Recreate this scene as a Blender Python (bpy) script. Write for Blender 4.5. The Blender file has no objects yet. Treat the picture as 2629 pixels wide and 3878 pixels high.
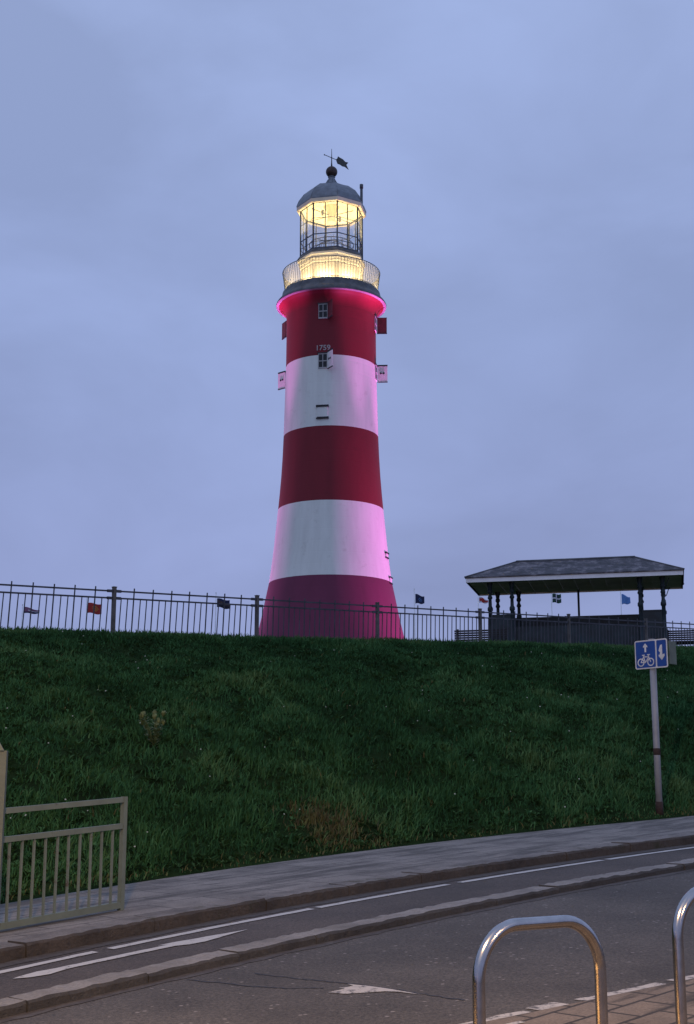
import bpy, math, random
import numpy as np
from mathutils import Vector, Matrix
R = math.radians
random.seed(7); rng = np.random.default_rng(11)
S = bpy.context.scene; COL = S.collection

# ------------------------------------------------------------------ camera
PITCH = R(12.06)
cam_d = bpy.data.cameras.new('camera'); cam = bpy.data.objects.new('camera', cam_d); COL.objects.link(cam)
cam.location = (0, 0, 1.6); cam.rotation_euler = (R(90) + PITCH, 0, 0)
cam_d.sensor_fit = 'VERTICAL'; cam_d.sensor_height = 24; cam_d.sensor_width = 24
cam_d.lens = 12 / (1939 / 5200); cam_d.clip_end = 3000; cam_d.clip_start = .05
S.camera = cam
S.view_settings.view_transform = 'Standard'; S.view_settings.look = 'None'
S.view_settings.exposure = 0.0; S.view_settings.gamma = 1.0
S.cycles.max_bounces = 8; S.cycles.transparent_max_bounces = 24
S.cycles.sample_clamp_indirect = 4.0

# ------------------------------------------------------------------ dusk sky, overcast
W = bpy.data.worlds.new('World'); S.world = W; W.use_nodes = True
nt = W.node_tree; nt.nodes.clear()
def wn(t, **k):
    n = nt.nodes.new(t)
    for a, b in k.items(): setattr(n, a, b)
    return n
out = wn('ShaderNodeOutputWorld'); bg = wn('ShaderNodeBackground'); bg2 = wn('ShaderNodeBackground'); add = wn('ShaderNodeAddShader')
sky = wn('ShaderNodeTexSky', sky_type='NISHITA'); sky.sun_disc = False; sky.sun_elevation = R(2.5); sky.sun_rotation = R(215)
tc = wn('ShaderNodeTexCoord'); sep = wn('ShaderNodeSeparateXYZ')
ramp = wn('ShaderNodeValToRGB')
ramp.color_ramp.elements[0].position = 0.0; ramp.color_ramp.elements[0].color = (.272, .322, .570, 1)
ramp.color_ramp.elements[1].position = .62; ramp.color_ramp.elements[1].color = (.335, .428, .712, 1)
e = ramp.color_ramp.elements.new(.14); e.color = (.275, .332, .592, 1)
e = ramp.color_ramp.elements.new(.33); e.color = (.300, .380, .660, 1)
mp = wn('ShaderNodeMapping'); mp.inputs['Scale'].default_value = (1.3, 1.3, 2.6); mp.inputs['Rotation'].default_value = (.2, .35, .4)
n1 = wn('ShaderNodeTexNoise'); n1.inputs['Scale'].default_value = 3.1; n1.inputs['Detail'].default_value = 6; n1.inputs['Roughness'].default_value = .5; n1.inputs['Distortion'].default_value = .35
mr = wn('ShaderNodeMapRange'); mr.inputs[1].default_value = .33; mr.inputs[2].default_value = .68; mr.inputs[3].default_value = .88; mr.inputs[4].default_value = 1.11
mul = wn('ShaderNodeMix', data_type='RGBA', blend_type='MULTIPLY'); mul.inputs['Factor'].default_value = 1
L = nt.links.new
L(tc.outputs['Generated'], sep.inputs[0]); L(sep.outputs['Z'], ramp.inputs[0]); L(tc.outputs['Generated'], mp.inputs[0]); L(mp.outputs[0], n1.inputs['Vector'])
L(n1.outputs[0], mr.inputs[0]); L(ramp.outputs[0], mul.inputs[6]); L(mr.outputs[0], mul.inputs[7]); L(mul.outputs[2], bg.inputs[0])
L(sky.outputs[0], bg2.inputs[0]); bg.inputs[1].default_value = 1.0; bg2.inputs[1].default_value = .004
L(bg.outputs[0], add.inputs[0]); L(bg2.outputs[0], add.inputs[1]); L(add.outputs[0], out.inputs[0])

# ------------------------------------------------------------------ lamps
def lamp(name, kind, loc, energy, color, **k):
    d = bpy.data.lights.new(name, kind); d.energy = energy; d.color = color
    for a, b in k.items(): setattr(d, a, b)
    o = bpy.data.objects.new(name, d); COL.objects.link(o); o.location = loc
    return o
def aim(o, tgt):
    o.rotation_euler = (Vector(tgt) - o.location).to_track_quat('-Z', 'Y').to_euler()
sun = lamp('sun', 'SUN', (0, 0, 30), .12, (1, .95, .9), angle=R(60))
sun.rotation_euler = (R(38), 0, R(-35))
TX, TY = -.81, 67.0                                          # axis of the lighthouse
def pol(phi, r, h):                                           # phi: degrees from the camera side towards the right; h above the eye
    a = R(phi); return (TX + r * math.sin(a), TY - r * math.cos(a), 1.6 + h)
PINK = (1.0, .19, .76)
FLOODS = ((72, 10.5, 4500, 12, 84, .5), (76, 12, 4300, 21, 56, .5), (-108, 9.5, 2600, 12, 80, .5), (-104, 11, 3000, 22, 60, .5),
          (78, 5.0, 42000, 25.7, 14, .1), (38, 5.2, 30000, 25.7, 12, .1), (-62, 5.2, 26000, 25.7, 12, .1), (-104, 5.0, 36000, 25.7, 14, .1), (170, 8, 9000, 24, 30, .3))
street = lamp('street_lamp_light', 'POINT', (-1.0, 3.2, 5.0), 1750, (1, .60, .27), shadow_soft_size=.12)
pave_fill = lamp('added_pavement_fill', 'AREA', (3.2, 3.5, 3.0), 50, (1, .60, .30), size=.5)  # unseen warm area lamp, added for the glow on the near pavement
pool = lamp('added_pool_light', 'SPOT', (-2.8, 4.1, 3.2), 7500, (1, .54, .18), spot_size=R(66), spot_blend=.5, shadow_soft_size=.1)  # unseen warm spot, added so the steel stands reflect an amber pavement
aim(pool, (-2.5, 4.7, .2))
aim(pave_fill, (2.0, 7.0, .4))

# ------------------------------------------------------------------ materials
def mat(name, c, rough=.7, metal=0, var=0, scale=8, c2=None, bump=0, bscale=None, detail=4, spec=.4, lo=.35, hi=.65, coord='Object'):
    m = bpy.data.materials.new(name); m.use_nodes = True
    t = m.node_tree; b = t.nodes['Principled BSDF']
    b.inputs['Base Color'].default_value = (*c, 1); b.inputs['Roughness'].default_value = rough; b.inputs['Metallic'].default_value = metal
    b.inputs['Specular IOR Level'].default_value = spec
    if var or c2 or bump:
        tcn = t.nodes.new('ShaderNodeTexCoord'); n = t.nodes.new('ShaderNodeTexNoise')
        n.inputs['Scale'].default_value = scale; n.inputs['Detail'].default_value = detail; n.inputs['Roughness'].default_value = .6
        t.links.new(tcn.outputs[coord], n.inputs['Vector'])
        if var or c2:
            r = t.nodes.new('ShaderNodeValToRGB')
            a = c2 if c2 else tuple(x * (1 - var) for x in c)
            z = c if c2 else tuple(min(1, x * (1 + var)) for x in c)
            r.color_ramp.elements[0].position = lo; r.color_ramp.elements[0].color = (*a, 1)
            r.color_ramp.elements[1].position = hi; r.color_ramp.elements[1].color = (*z, 1)
            t.links.new(n.outputs[0], r.inputs[0]); t.links.new(r.outputs[0], b.inputs['Base Color'])
        if bump:
            n2 = t.nodes.new('ShaderNodeTexNoise'); n2.inputs['Scale'].default_value = bscale or scale * 4; n2.inputs['Detail'].default_value = 4
            t.links.new(tcn.outputs[coord], n2.inputs['Vector'])
            bp = t.nodes.new('ShaderNodeBump'); bp.inputs['Strength'].default_value = bump; bp.inputs['Distance'].default_value = .02
            t.links.new(n2.outputs[0], bp.inputs['Height']); t.links.new(bp.outputs[0], b.inputs['Normal'])
    return m
class N:                                                      # small node helper for the richer materials
    def __init__(s, m): s.t = m.node_tree; s.b = s.t.nodes['Principled BSDF']
    def n(s, t, **k):
        o = s.t.nodes.new(t)
        for a, b in k.items():
            if isinstance(a, str) and hasattr(o, a): setattr(o, a, b)
        return o
    def l(s, a, b): s.t.links.new(a, b)
    def noise(s, vec, sc, det=4, ro=.6):
        o = s.n('ShaderNodeTexNoise'); o.inputs['Scale'].default_value = sc; o.inputs['Detail'].default_value = det; o.inputs['Roughness'].default_value = ro
        s.l(vec, o.inputs['Vector']); return o.outputs[0]
    def ramp(s, f, *st):
        o = s.n('ShaderNodeValToRGB'); e = o.color_ramp.elements
        e[0].position, e[0].color = st[0][0], (*st[0][1], 1); e[1].position, e[1].color = st[-1][0], (*st[-1][1], 1)
        for p, c in st[1:-1]:
            q = e.new(p); q.color = (*c, 1)
        s.l(f, o.inputs[0]); return o.outputs[0]
    def mix(s, f, a, b, mode='MIX'):
        o = s.n('ShaderNodeMix', data_type='RGBA', blend_type=mode)
        for i, x in ((0, f), (6, a), (7, b)):
            if isinstance(x, (int, float)): o.inputs[i].default_value = x
            elif isinstance(x, tuple): o.inputs[i].default_value = (*x, 1)
            else: s.l(x, o.inputs[i])
        return o.outputs[2]
    def bump(s, h, st=.4, d=.02):
        o = s.n('ShaderNodeBump'); o.inputs['Strength'].default_value = st; o.inputs['Distance'].default_value = d
        s.l(h, o.inputs['Height']); s.l(o.outputs[0], s.b.inputs['Normal'])
def rich(name, rough=.8):
    m = bpy.data.materials.new(name); m.use_nodes = True; k = N(m); k.b.inputs['Roughness'].default_value = rough
    g = k.n('ShaderNodeTexCoord'); return m, k, g.outputs['Object']
g3 = lambda x: (x, x, x)

def asphalt(name, base, tint=(1, .96, .94), chips=.5):
    m, k, v = rich(name, .8)
    a = k.ramp(k.noise(v, .9, 6), (.3, tuple(base * .62 * t for t in tint)), (.55, tuple(base * t for t in tint)), (.75, tuple(base * 1.32 * t for t in tint)))
    b = k.ramp(k.noise(v, 48, 4, .8), (.38, g3(.5)), (.5, g3(.95)), (.63, g3(1.45)))
    c = k.mix(1, a, b, 'MULTIPLY')
    vo = k.n('ShaderNodeTexVoronoi'); vo.inputs['Scale'].default_value = 15; k.l(v, vo.inputs['Vector'])
    chip = k.ramp(vo.outputs['Distance'], (.13, g3(1)), (.24, g3(0)))
    gate = k.ramp(k.noise(v, 6, 3), (.54, g3(0)), (.58, g3(min(1, chips * 1.3))))
    c = k.mix(k.mix(1, chip, gate, 'MULTIPLY'), c, (base * 3.2, base * 3, base * 2.8))
    k.l(c, k.b.inputs['Base Color']); k.bump(k.noise(v, 70, 3, .7), .6, .012)
    return m
M = {}
M['road'] = asphalt('worn_asphalt', .076, (1.08, .98, .84), .65)
M['cycle'] = asphalt('cycle_asphalt', .066, (1.16, .96, .80), .12)
M['tar'] = mat('tar_seam', (.025, .025, .027), .6, var=.3)

def paint_mat(name, col, under, wear):
    m, k, v = rich(name, .65)
    f = k.ramp(k.noise(v, 14, 8, .75), (wear, g3(0)), (wear + .10, g3(1)))
    c = k.mix(k.noise(v, 30, 3), col, tuple(x * .75 for x in col))
    k.l(k.mix(f, under, c), k.b.inputs['Base Color']); k.bump(k.noise(v, 60), .4, .008); return m
M['line'] = paint_mat('road_paint', (.55, .54, .50), (.09, .085, .08), .33)
M['line_worn'] = paint_mat('worn_road_paint', (.5, .48, .44), (.1, .095, .09), .40)

def granite(name, base, dark, moss):
    m, k, v = rich(name, .85)
    c = k.ramp(k.noise(v, 2.3, 6), (.3, dark), (.52, base), (.72, tuple(x * 1.25 for x in base)))
    c = k.mix(k.ramp(k.noise(v, 40, 4, .75), (.35, g3(0)), (.7, g3(.7))), c, tuple(x * .45 for x in base))
    c = k.mix(k.ramp(k.noise(v, 3.7, 5), (.6, g3(0)), (.7, g3(.8))), c, moss)
    k.l(c, k.b.inputs['Base Color']); k.bump(k.noise(v, 18, 7, .75), 1.0, .035); return m
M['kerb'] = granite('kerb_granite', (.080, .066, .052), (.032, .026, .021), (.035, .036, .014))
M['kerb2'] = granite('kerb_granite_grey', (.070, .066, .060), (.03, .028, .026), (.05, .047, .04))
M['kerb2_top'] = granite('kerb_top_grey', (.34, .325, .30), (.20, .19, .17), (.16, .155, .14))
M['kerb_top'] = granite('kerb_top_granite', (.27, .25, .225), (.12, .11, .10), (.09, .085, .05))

def paving(name, base, dark, sx, sy, mort):
    m, k, v = rich(name, .85)
    mpn = k.n('ShaderNodeMapping'); mpn.inputs['Rotation'].default_value = (0, 0, R(-45.6)); k.l(v, mpn.inputs[0])
    br = k.n('ShaderNodeTexBrick'); br.inputs['Scale'].default_value = 1; br.inputs['Brick Width'].default_value = sx; br.inputs['Row Height'].default_value = sy
    br.inputs['Mortar Size'].default_value = mort; br.inputs['Mortar Smooth'].default_value = .5
    br.inputs['Color1'].default_value = (*base, 1); br.inputs['Color2'].default_value = tuple(x * .88 for x in base) + (1,); br.inputs['Mortar'].default_value = (*dark, 1)
    k.l(mpn.outputs[0], br.inputs['Vector'])
    c = k.mix(1, br.outputs['Color'], k.ramp(k.noise(v, 1.6, 7), (.3, g3(.55)), (.5, g3(.95)), (.7, g3(1.15))), 'MULTIPLY')
    # dark moisture streaks along the kerb
    st = k.n('ShaderNodeMapping'); st.inputs['Scale'].default_value = (.35, 2.2, 1); k.l(mpn.outputs[0], st.inputs[0])
    c = k.mix(k.ramp(k.noise(st.outputs[0], 1.7, 6, .7), (.50, g3(0)), (.60, g3(.85))), c, dark)
    c = k.mix(1, c, k.ramp(k.noise(v, 60, 3, .7), (.3, g3(.7)), (.7, g3(1.25))), 'MULTIPLY')
    k.l(c, k.b.inputs['Base Color']); k.bump(k.noise(v, 35, 5, .7), .5, .012); return m
M['pave'] = paving('paving_slabs', (.245, .224, .196), (.075, .069, .060), .62, .44, .012)
M['cobble'] = paving('brown_setts', (.19, .155, .12), (.04, .034, .028), .34, .22, .016)

def soil():
    m, k, v = rich('bank_soil', .95)
    c = k.ramp(k.noise(v, 1.4, 8, .65), (.3, (.014, .024, .010)), (.5, (.022, .044, .016)), (.7, (.034, .060, .022)))
    k.b.inputs['Specular IOR Level'].default_value = 0
    k.l(c, k.b.inputs['Base Color']); k.bump(k.noise(v, 12, 6, .7), 1, .08); return m
M['soil'] = soil()
def blade(name, stops, rough=.6):
    m, k, v = rich(name, rough)
    at = k.n('ShaderNodeAttribute'); at.attribute_name = 'tint'
    c = k.ramp(at.outputs['Fac'], *stops)
    k.l(c, k.b.inputs['Base Color']); k.b.inputs['Specular IOR Level'].default_value = .04; k.b.inputs['Roughness'].default_value = .9
    return m
M['grass'] = blade('grass_blades', [(0, (.018, .052, .020)), (.32, (.031, .095, .034)), (.6, (.052, .138, .050)), (.8, (.090, .172, .064)), (.86, (.13, .125, .05)), (1, (.075, .066, .040))])

def wall_paint(name, c, dirt):
    m, k, v = rich(name, .6)
    w = k.n('ShaderNodeTexWave', wave_type='BANDS', bands_direction='Z'); w.inputs['Scale'].default_value = .55; w.inputs['Distortion'].default_value = .6; w.inputs['Detail'].default_value = 3; k.l(v, w.inputs['Vector'])
    st = k.n('ShaderNodeMapping'); st.inputs['Scale'].default_value = (1.6, 1.6, .22); k.l(v, st.inputs[0])
    a = k.ramp(k.noise(st.outputs[0], 1.6, 6), (.34, tuple(x * .90 for x in c)), (.62, c))
    a = k.mix(k.ramp(k.noise(v, 2.2, 7, .7), (.58, g3(0)), (.70, g3(.5))), a, dirt)
    k.l(a, k.b.inputs['Base Color'])
    h = k.mix(.5, k.ramp(w.outputs[0], (.0, g3(0)), (.06, g3(1))), k.noise(v, 5, 8, .7))
    k.bump(h, .10, .03); k.b.inputs['Specular IOR Level'].default_value = .25; return m
M['red'] = wall_paint('red_paint', (.18, .013, .024), (.13, .012, .02))
M['plum'] = wall_paint('plum_red_paint', (.15, .026, .068), (.11, .022, .05))
M['white'] = wall_paint('white_paint', (.70, .74, .70), (.5, .52, .48))
M['lead'] = mat('lead_sheet', (.16, .185, .21), .5, .3, var=.22, scale=3, bump=.2)
M['lead_dark'] = mat('dark_lead', (.085, .092, .10), .55, .2, var=.35, scale=3, bump=.3)
M['rim_pale'] = mat('pale_rim', (.22, .19, .22), .6, var=.1)
M['cream'] = mat('cream_paint', (.72, .62, .46), .6, var=.08, scale=2, bump=.1)
M['cream2'] = mat('cream_mesh', (.70, .60, .44), .6)
M['iron'] = mat('painted_iron', (.05, .06, .075), .5, .3, var=.2)
M['iron_dark'] = mat('dark_iron', (.018, .02, .025), .5, .2, var=.2)
M['bronze'] = mat('dark_bronze', (.06, .042, .036), .5, .5, var=.3, scale=5)
M['vane'] = mat('vane_metal', (.05, .055, .05), .5, .4, var=.2)
M['ceiling'] = mat('cream_ceiling', (.8, .68, .42), .7, var=.05)
M['flue'] = mat('flue_paint', (.55, .42, .24), .7)
M['black'] = mat('black_paint', (.012, .013, .016), .5)
M['frame_w'] = mat('white_frame', (.36, .37, .38), .6, var=.1)
M['date'] = mat('pale_numerals', (.36, .32, .32), .6)
M['shutter_r'] = mat('red_shutter', (.12, .015, .022), .6, var=.2)
M['shutter_w'] = mat('white_shutter', (.66, .66, .66), .6, var=.06)
M['slate'] = None
def slate():
    m, k, v = rich('roof_slate', .6)
    c = k.ramp(k.noise(v, 2.6, 8, .75), (.40, (.012, .012, .016)), (.5, (.045, .042, .052)), (.60, (.17, .155, .165)))
    w = k.n('ShaderNodeTexWave', wave_type='BANDS', bands_direction='Z'); w.inputs['Scale'].default_value = 4.2; k.l(v, w.inputs['Vector'])
    c = k.mix(1, c, k.ramp(w.outputs[0], (0, g3(.7)), (.25, g3(1))), 'MULTIPLY')
    k.l(c, k.b.inputs['Base Color']); k.bump(w.outputs[0], .5, .02); return m
M['slate'] = slate()
M['fascia'] = mat('white_fascia', (.78, .79, .80), .6, var=.06, scale=3)
M['shelter'] = mat('dark_green_paint', (.010, .024, .031), .55, var=.45, scale=2.2, bump=.1)
M['soffit'] = mat('soffit_boards', (.74, .71, .68), .7, var=.12, scale=2)
M['bench'] = mat('dark_bench_wood', (.016, .016, .018), .7, var=.3, scale=6)
M['fence'] = mat('fence_iron', (.048, .053, .066), .55, .2, var=.3, scale=4)
M['fence_post'] = mat('fence_post_paint', (.085, .082, .078), .6, .1, var=.3, scale=5)
def galv(name, c, rust, amt):
    m, k, v = rich(name, .55)
    a = k.ramp(k.noise(v, 6, 6), (.3, tuple(x * .75 for x in c)), (.7, c))
    a = k.mix(k.ramp(k.noise(v, 3.1, 7, .75), (amt, g3(0)), (amt + .07, g3(1))), a, rust)
    k.l(a, k.b.inputs['Base Color']); k.b.inputs['Metallic'].default_value = .15; k.bump(k.noise(v, 40, 4), .25, .005); return m
M['rail'] = galv('guard_rail_paint', (.165, .20, .155), (.08, .055, .038), .60)
M['rail_dull'] = galv('dull_post_paint', (.13, .155, .125), (.07, .055, .04), .58)
M['pole'] = galv('sign_pole_paint', (.33, .34, .35), (.11, .05, .035), .60)
M['rust'] = mat('rust', (.042, .026, .021), .9, var=.4, scale=14)
M['steel'] = mat('brushed_steel', (.43, .42, .41), .19, 1.0, var=.1, scale=20)
M['sblue'] = mat('sign_blue', (.012, .060, .27), .45, var=.14, scale=4)
M['swhite'] = mat('sign_white', (.60, .61, .60), .5, var=.14, scale=7)
M['sback'] = mat('sign_back_grey', (.12, .15, .12), .6, var=.15)
def glass(name, tint=(.95, .97, .98), gl=.07, haze=.13):
    m = bpy.data.materials.new(name); m.use_nodes = True; t = m.node_tree; t.nodes.clear()
    o = t.nodes.new('ShaderNodeOutputMaterial'); a = t.nodes.new('ShaderNodeBsdfTransparent'); b = t.nodes.new('ShaderNodeBsdfGlossy'); x = t.nodes.new('ShaderNodeMixShader')
    a.inputs[0].default_value = (*tint, 1); b.inputs['Roughness'].default_value = .03; x.inputs[0].default_value = gl
    d = t.nodes.new('ShaderNodeBsdfTranslucent'); d.inputs[0].default_value = (.8, .8, .8, 1); y = t.nodes.new('ShaderNodeMixShader'); y.inputs[0].default_value = haze
    t.links.new(a.outputs[0], y.inputs[1]); t.links.new(d.outputs[0], y.inputs[2])
    t.links.new(y.outputs[0], x.inputs[1]); t.links.new(b.outputs[0], x.inputs[2]); t.links.new(x.outputs[0], o.inputs[0]); return m
M['glass'] = glass('lantern_glass')
M['pane_dark'] = mat('dark_window_glass', (.012, .016, .02), .3, spec=.3)
def emit(name, c, s):
    m = bpy.data.materials.new(name); m.use_nodes = True; b = m.node_tree.nodes['Principled BSDF']
    b.inputs['Emission Color'].default_value = (*c, 1); b.inputs['Emission Strength'].default_value = s; return m
M['lens'] = emit('floodlight_lens', (1, .80, .45), 14)
def cloth(name, c):
    return mat(name, c, .9, var=.12, scale=6)
for n_, c_ in dict(f_red=(.35, .035, .03), f_gold=(.45, .23, .05), f_navy=(.018, .025, .07), f_black=(.015, .018, .03), f_green=(.02, .07, .05), f_white=(.50, .52, .58), f_blue=(.11, .24, .52), f_mauve=(.22, .10, .17), f_brown=(.06, .045, .05)).items():
    M[n_] = cloth(n_.replace('f_', '') + '_flag_cloth', c_)

# ------------------------------------------------------------------ mesh helpers
class MB:
    def __init__(s): s.v = []; s.f = []; s.m = []; s.sm = []
    def add(s, vs, fs, mi=0, smooth=False):
        o = len(s.v); s.v += [tuple(x) for x in vs]
        for f in fs: s.f.append([i + o for i in f]); s.m.append(mi); s.sm.append(smooth)
    def box(s, c, d, rot=None, mi=0):
        hx, hy, hz = d[0] / 2, d[1] / 2, d[2] / 2
        vs = [Vector((x, y, z)) for x in (-hx, hx) for y in (-hy, hy) for z in (-hz, hz)]
        if rot is not None: vs = [rot @ v for v in vs]
        vs = [v + Vector(c) for v in vs]
        s.add(vs, [(0, 1, 3, 2), (4, 6, 7, 5), (0, 4, 5, 1), (2, 3, 7, 6), (0, 2, 6, 4), (1, 5, 7, 3)], mi)
    def bar(s, a, b, w, h=None, up=(0, 0, 1), mi=0):              # rectangular bar from a to b
        a, b = Vector(a), Vector(b); h = h or w; d = (b - a).normalized(); upv = Vector(up)
        x = d.cross(upv)
        if x.length < 1e-4: x = d.cross(Vector((1, 0, 0)))
        x.normalize(); y = x.cross(d).normalized()
        vs = []
        for p in (a, b):
            for i, j in ((-1, -1), (1, -1), (1, 1), (-1, 1)): vs.append(p + x * (w / 2 * i) + y * (h / 2 * j))
        s.add(vs, [(3, 2, 1, 0), (4, 5, 6, 7), (0, 1, 5, 4), (1, 2, 6, 5), (2, 3, 7, 6), (3, 0, 4, 7)], mi)
    def tube(s, pts, r, n=10, mi=0, cap=True, closed=False):      # r: number or list
        pts = [Vector(p) for p in pts]; k = len(pts); rs = r if isinstance(r, (list, tuple)) else [r] * k
        prev = None; o = len(s.v); vs = []
        for i, p in enumerate(pts):
            if closed: d = pts[(i + 1) % k] - pts[i - 1]
            else: d = pts[min(i + 1, k - 1)] - pts[max(i - 1, 0)]
            d.normalize()
            if prev is None:
                x = d.cross(Vector((0, 0, 1)))
                if x.length < 1e-3: x = d.cross(Vector((0, 1, 0)))
            else: x = prev - d * prev.dot(d)
            x.normalize(); prev = x; y = d.cross(x)
            for j in range(n):
                a = 2 * math.pi * j / n; vs.append(p + (x * math.cos(a) + y * math.sin(a)) * rs[i])
        fs = []
        for i in range(k if closed else k - 1):
            for j in range(n):
                i2 = (i + 1) % k
                fs.append((i * n + j, i * n + (j + 1) % n, i2 * n + (j + 1) % n, i2 * n + j))
        s.add(vs, fs, mi, True)
        if cap and not closed:
            s.f.append([o + j for j in range(n)][::-1]); s.m.append(mi); s.sm.append(False)
            s.f.append([o + (k - 1) * n + j for j in range(n)]); s.m.append(mi); s.sm.append(False)
    def lathe(s, prof, n=64, c=(0, 0, 0), phase=0, mis=None, smooth=True, cap=(False, False)):
        vs = []
        for r, z in prof:
            for j in range(n):
                a = phase + 2 * math.pi * j / n; vs.append((c[0] + r * math.sin(a), c[1] - r * math.cos(a), c[2] + z))
        o = len(s.v); s.v += vs
        for i in range(len(prof) - 1):
            for j in range(n):
                s.f.append([o + i * n + j, o + i * n + (j + 1) % n, o + (i + 1) * n + (j + 1) % n, o + (i + 1) * n + j]); s.m.append(mis[i] if mis else 0); s.sm.append(smooth)
        if cap[0]: s.f.append([o + j for j in range(n)][::-1]); s.m.append(mis[0] if mis else 0); s.sm.append(False)
        if cap[1]: s.f.append([o + (len(prof) - 1) * n + j for j in range(n)]); s.m.append(mis[-1] if mis else 0); s.sm.append(False)
    def prism(s, poly, t, fn, mi=0):                              # poly in 2-D, fn(x, y, d) -> 3-D point, thickness t
        k = len(poly); vs = [fn(x, y, 0) for x, y in poly] + [fn(x, y, t) for x, y in poly]
        s.add(vs, [tuple(range(k))[::-1], tuple(range(k, 2 * k))] + [(i, (i + 1) % k, k + (i + 1) % k, k + i) for i in range(k)], mi)
    def build(s, name, mats, parent=None, org=None):
        me = bpy.data.meshes.new(name)
        o = Vector(org) if org is not None else Vector((0, 0, 0))
        me.from_pydata([tuple(Vector(v) - o) for v in s.v], [], s.f)
        mats = mats if isinstance(mats, (list, tuple)) else [mats]
        for m in mats: me.materials.append(m)
        me.polygons.foreach_set('material_index', s.m); me.polygons.foreach_set('use_smooth', s.sm); me.update()
        ob = bpy.data.objects.new(name, me); COL.objects.link(ob)
        if parent is not None: ob.parent = parent
        return ob
def tag(o, label=None, cat=None, group=None, kind=None):
    if label: o['label'] = label
    if cat: o['category'] = cat
    if group: o['group'] = group
    if kind: o['kind'] = kind
    return o
def thing(name, label, cat, loc, rz=0, group=None):
    o = bpy.data.objects.new(name, None); COL.objects.link(o); o.location = loc; o.rotation_euler = (0, 0, rz); o.empty_display_size = .2
    return tag(o, label, cat, group)
def copy_tree(o, parent=None):
    c = o.copy(); COL.objects.link(c); c.parent = parent
    for ch in [x for x in bpy.data.objects if x.parent == o]: copy_tree(ch, c)
    return c

# ------------------------------------------------------------------ lie of the land
FPX = 5200 * .5995
def ray(u, v):
    a = (u - 788) / FPX; b = (1162 - v) / FPX
    return np.array([a, math.cos(PITCH) - b * math.sin(PITCH), math.sin(PITCH) + b * math.cos(PITCH)])
def at(u, v, Y):
    r = ray(u, v); p = r * Y / r[1]; return Vector((p[0], p[1], p[2] + 1.6))
def plane(x, y): return .037 * x + .0592 * y
EX, EY = .70, .7141                                            # s runs up the road, w across it
def xy(s, w): return EX * s - EY * w, EY * s + EX * w
def sw(x, y): return EX * x + EY * y, -EY * x + EX * y
def curve(c, lo=3.5, hi=16.5, ml=.2, mh=-.2):
    f = lambda s: c[0] * s * s + c[1] * s + c[2]
    def g(s):
        s = np.asarray(s, float); q = np.clip(s, lo, hi)
        return f(q) + np.where(s < lo, (s - lo) * ml, 0) + np.where(s > hi, (s - hi) * mh, 0)
    return g
wN = curve((-.01317652, .26808891, 6.2148))                    # front foot of the low kerb
wK = curve((-.01734603, .34761088, 7.2986))                    # foot of the pavement kerb
wG0 = curve((-.02282421, .48047784, 8.73236))                  # back of the pavement
def wG(s): return wG0(s)
def wL(s): return 20.6 - .032 * (np.asarray(s, float) - 14.8)  # lip of the bank
def zL(s): return 4.63 + .064 * (np.clip(s, -40, 50) - 14.8)
_NG = rng.random((64, 64))
def vnoise(x, y):
    x = np.asarray(x, float); y = np.asarray(y, float)
    xi = np.floor(x).astype(int); yi = np.floor(y).astype(int); fx = x - xi; fy = y - yi
    fx = fx * fx * (3 - 2 * fx); fy = fy * fy * (3 - 2 * fy)
    g = lambda a, b: _NG[a % 64, b % 64]
    return (g(xi, yi) * (1 - fx) + g(xi + 1, yi) * fx) * (1 - fy) + (g(xi, yi + 1) * (1 - fx) + g(xi + 1, yi + 1) * fx) * fy
def fbm(x, y, o=3):
    t = 0; a = 1; q = 0
    for i in range(o): t = t + a * vnoise(x * 2 ** i + 17 * i, y * 2 ** i + 5 * i); q += a; a *= .5
    return t / q
def land(s, w):                                                # height of bank and hilltop
    s = np.asarray(s, float); w = np.asarray(w, float)
    g = wG(s); l = wL(s); v = (w - g) / (l - g)
    x, y = xy(s, g); z0 = plane(np.clip(x, -60, 60), np.clip(y, -60, 80)) + .12
    vc = np.clip(v, 0, 1)
    z = z0 + (zL(s) - z0) * (vc + .10 * np.sin(math.pi * vc))
    z = z + ((fbm(s * .55, w * .55) - .5) * .40 + (fbm(s * 1.7 + 40, w * 1.7 + 11, 2) - .5) * .24) * np.clip(np.minimum(v, 1.03 - v) * 6, 0, 1) * (v < 1.05)
    d = np.clip(w - l, 0, 60)
    z = z + .02 * np.clip(d, 0, 8) + .07 * np.clip(d - 8, 0, 50)
    return z
def ground_sheet(name, ss, w0, w1, off0, off1, m, nw=2, kind='structure', label=None):
    """strip between the curves w0(s) and w1(s) laid on the sloping road plane"""
    mb = MB(); k = len(ss); vs = []; fs = []
    for i, s in enumerate(ss):
        for j in range(nw):
            t = j / (nw - 1); w = float(w0(s)) * (1 - t) + float(w1(s)) * t; x, y = xy(s, w)
            vs.append((x, y, plane(x, y) + off0 * (1 - t) + off1 * t))
    for i in range(k - 1):
        for j in range(nw - 1):
            fs.append((i * nw + j, (i + 1) * nw + j, (i + 1) * nw + j + 1, i * nw + j + 1))
    mb.add(vs, fs); o = mb.build(name, m); tag(o, kind=kind); return o
SS = np.concatenate([np.linspace(-45, 2, 24), np.linspace(2.4, 20, 60), np.linspace(21, 60, 24)])
CO = lambda w: (lambda s: w)
wP = lambda s: 4.77 - .18 * (np.clip(s, -3, 12) - 5.96)        # edge of the near pavement
road = ground_sheet('road', SS, wP, lambda s: wN(s) + .02, 0, 0, M['road'])
near_pavement = ground_sheet('pavement', SS, CO(-40), wP, .022, .022, M['cobble'])
cycle = ground_sheet('cycle_path', SS, lambda s: wN(s) + .2, lambda s: wK(s) + .02, .032, .03, M['cycle'])
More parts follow.
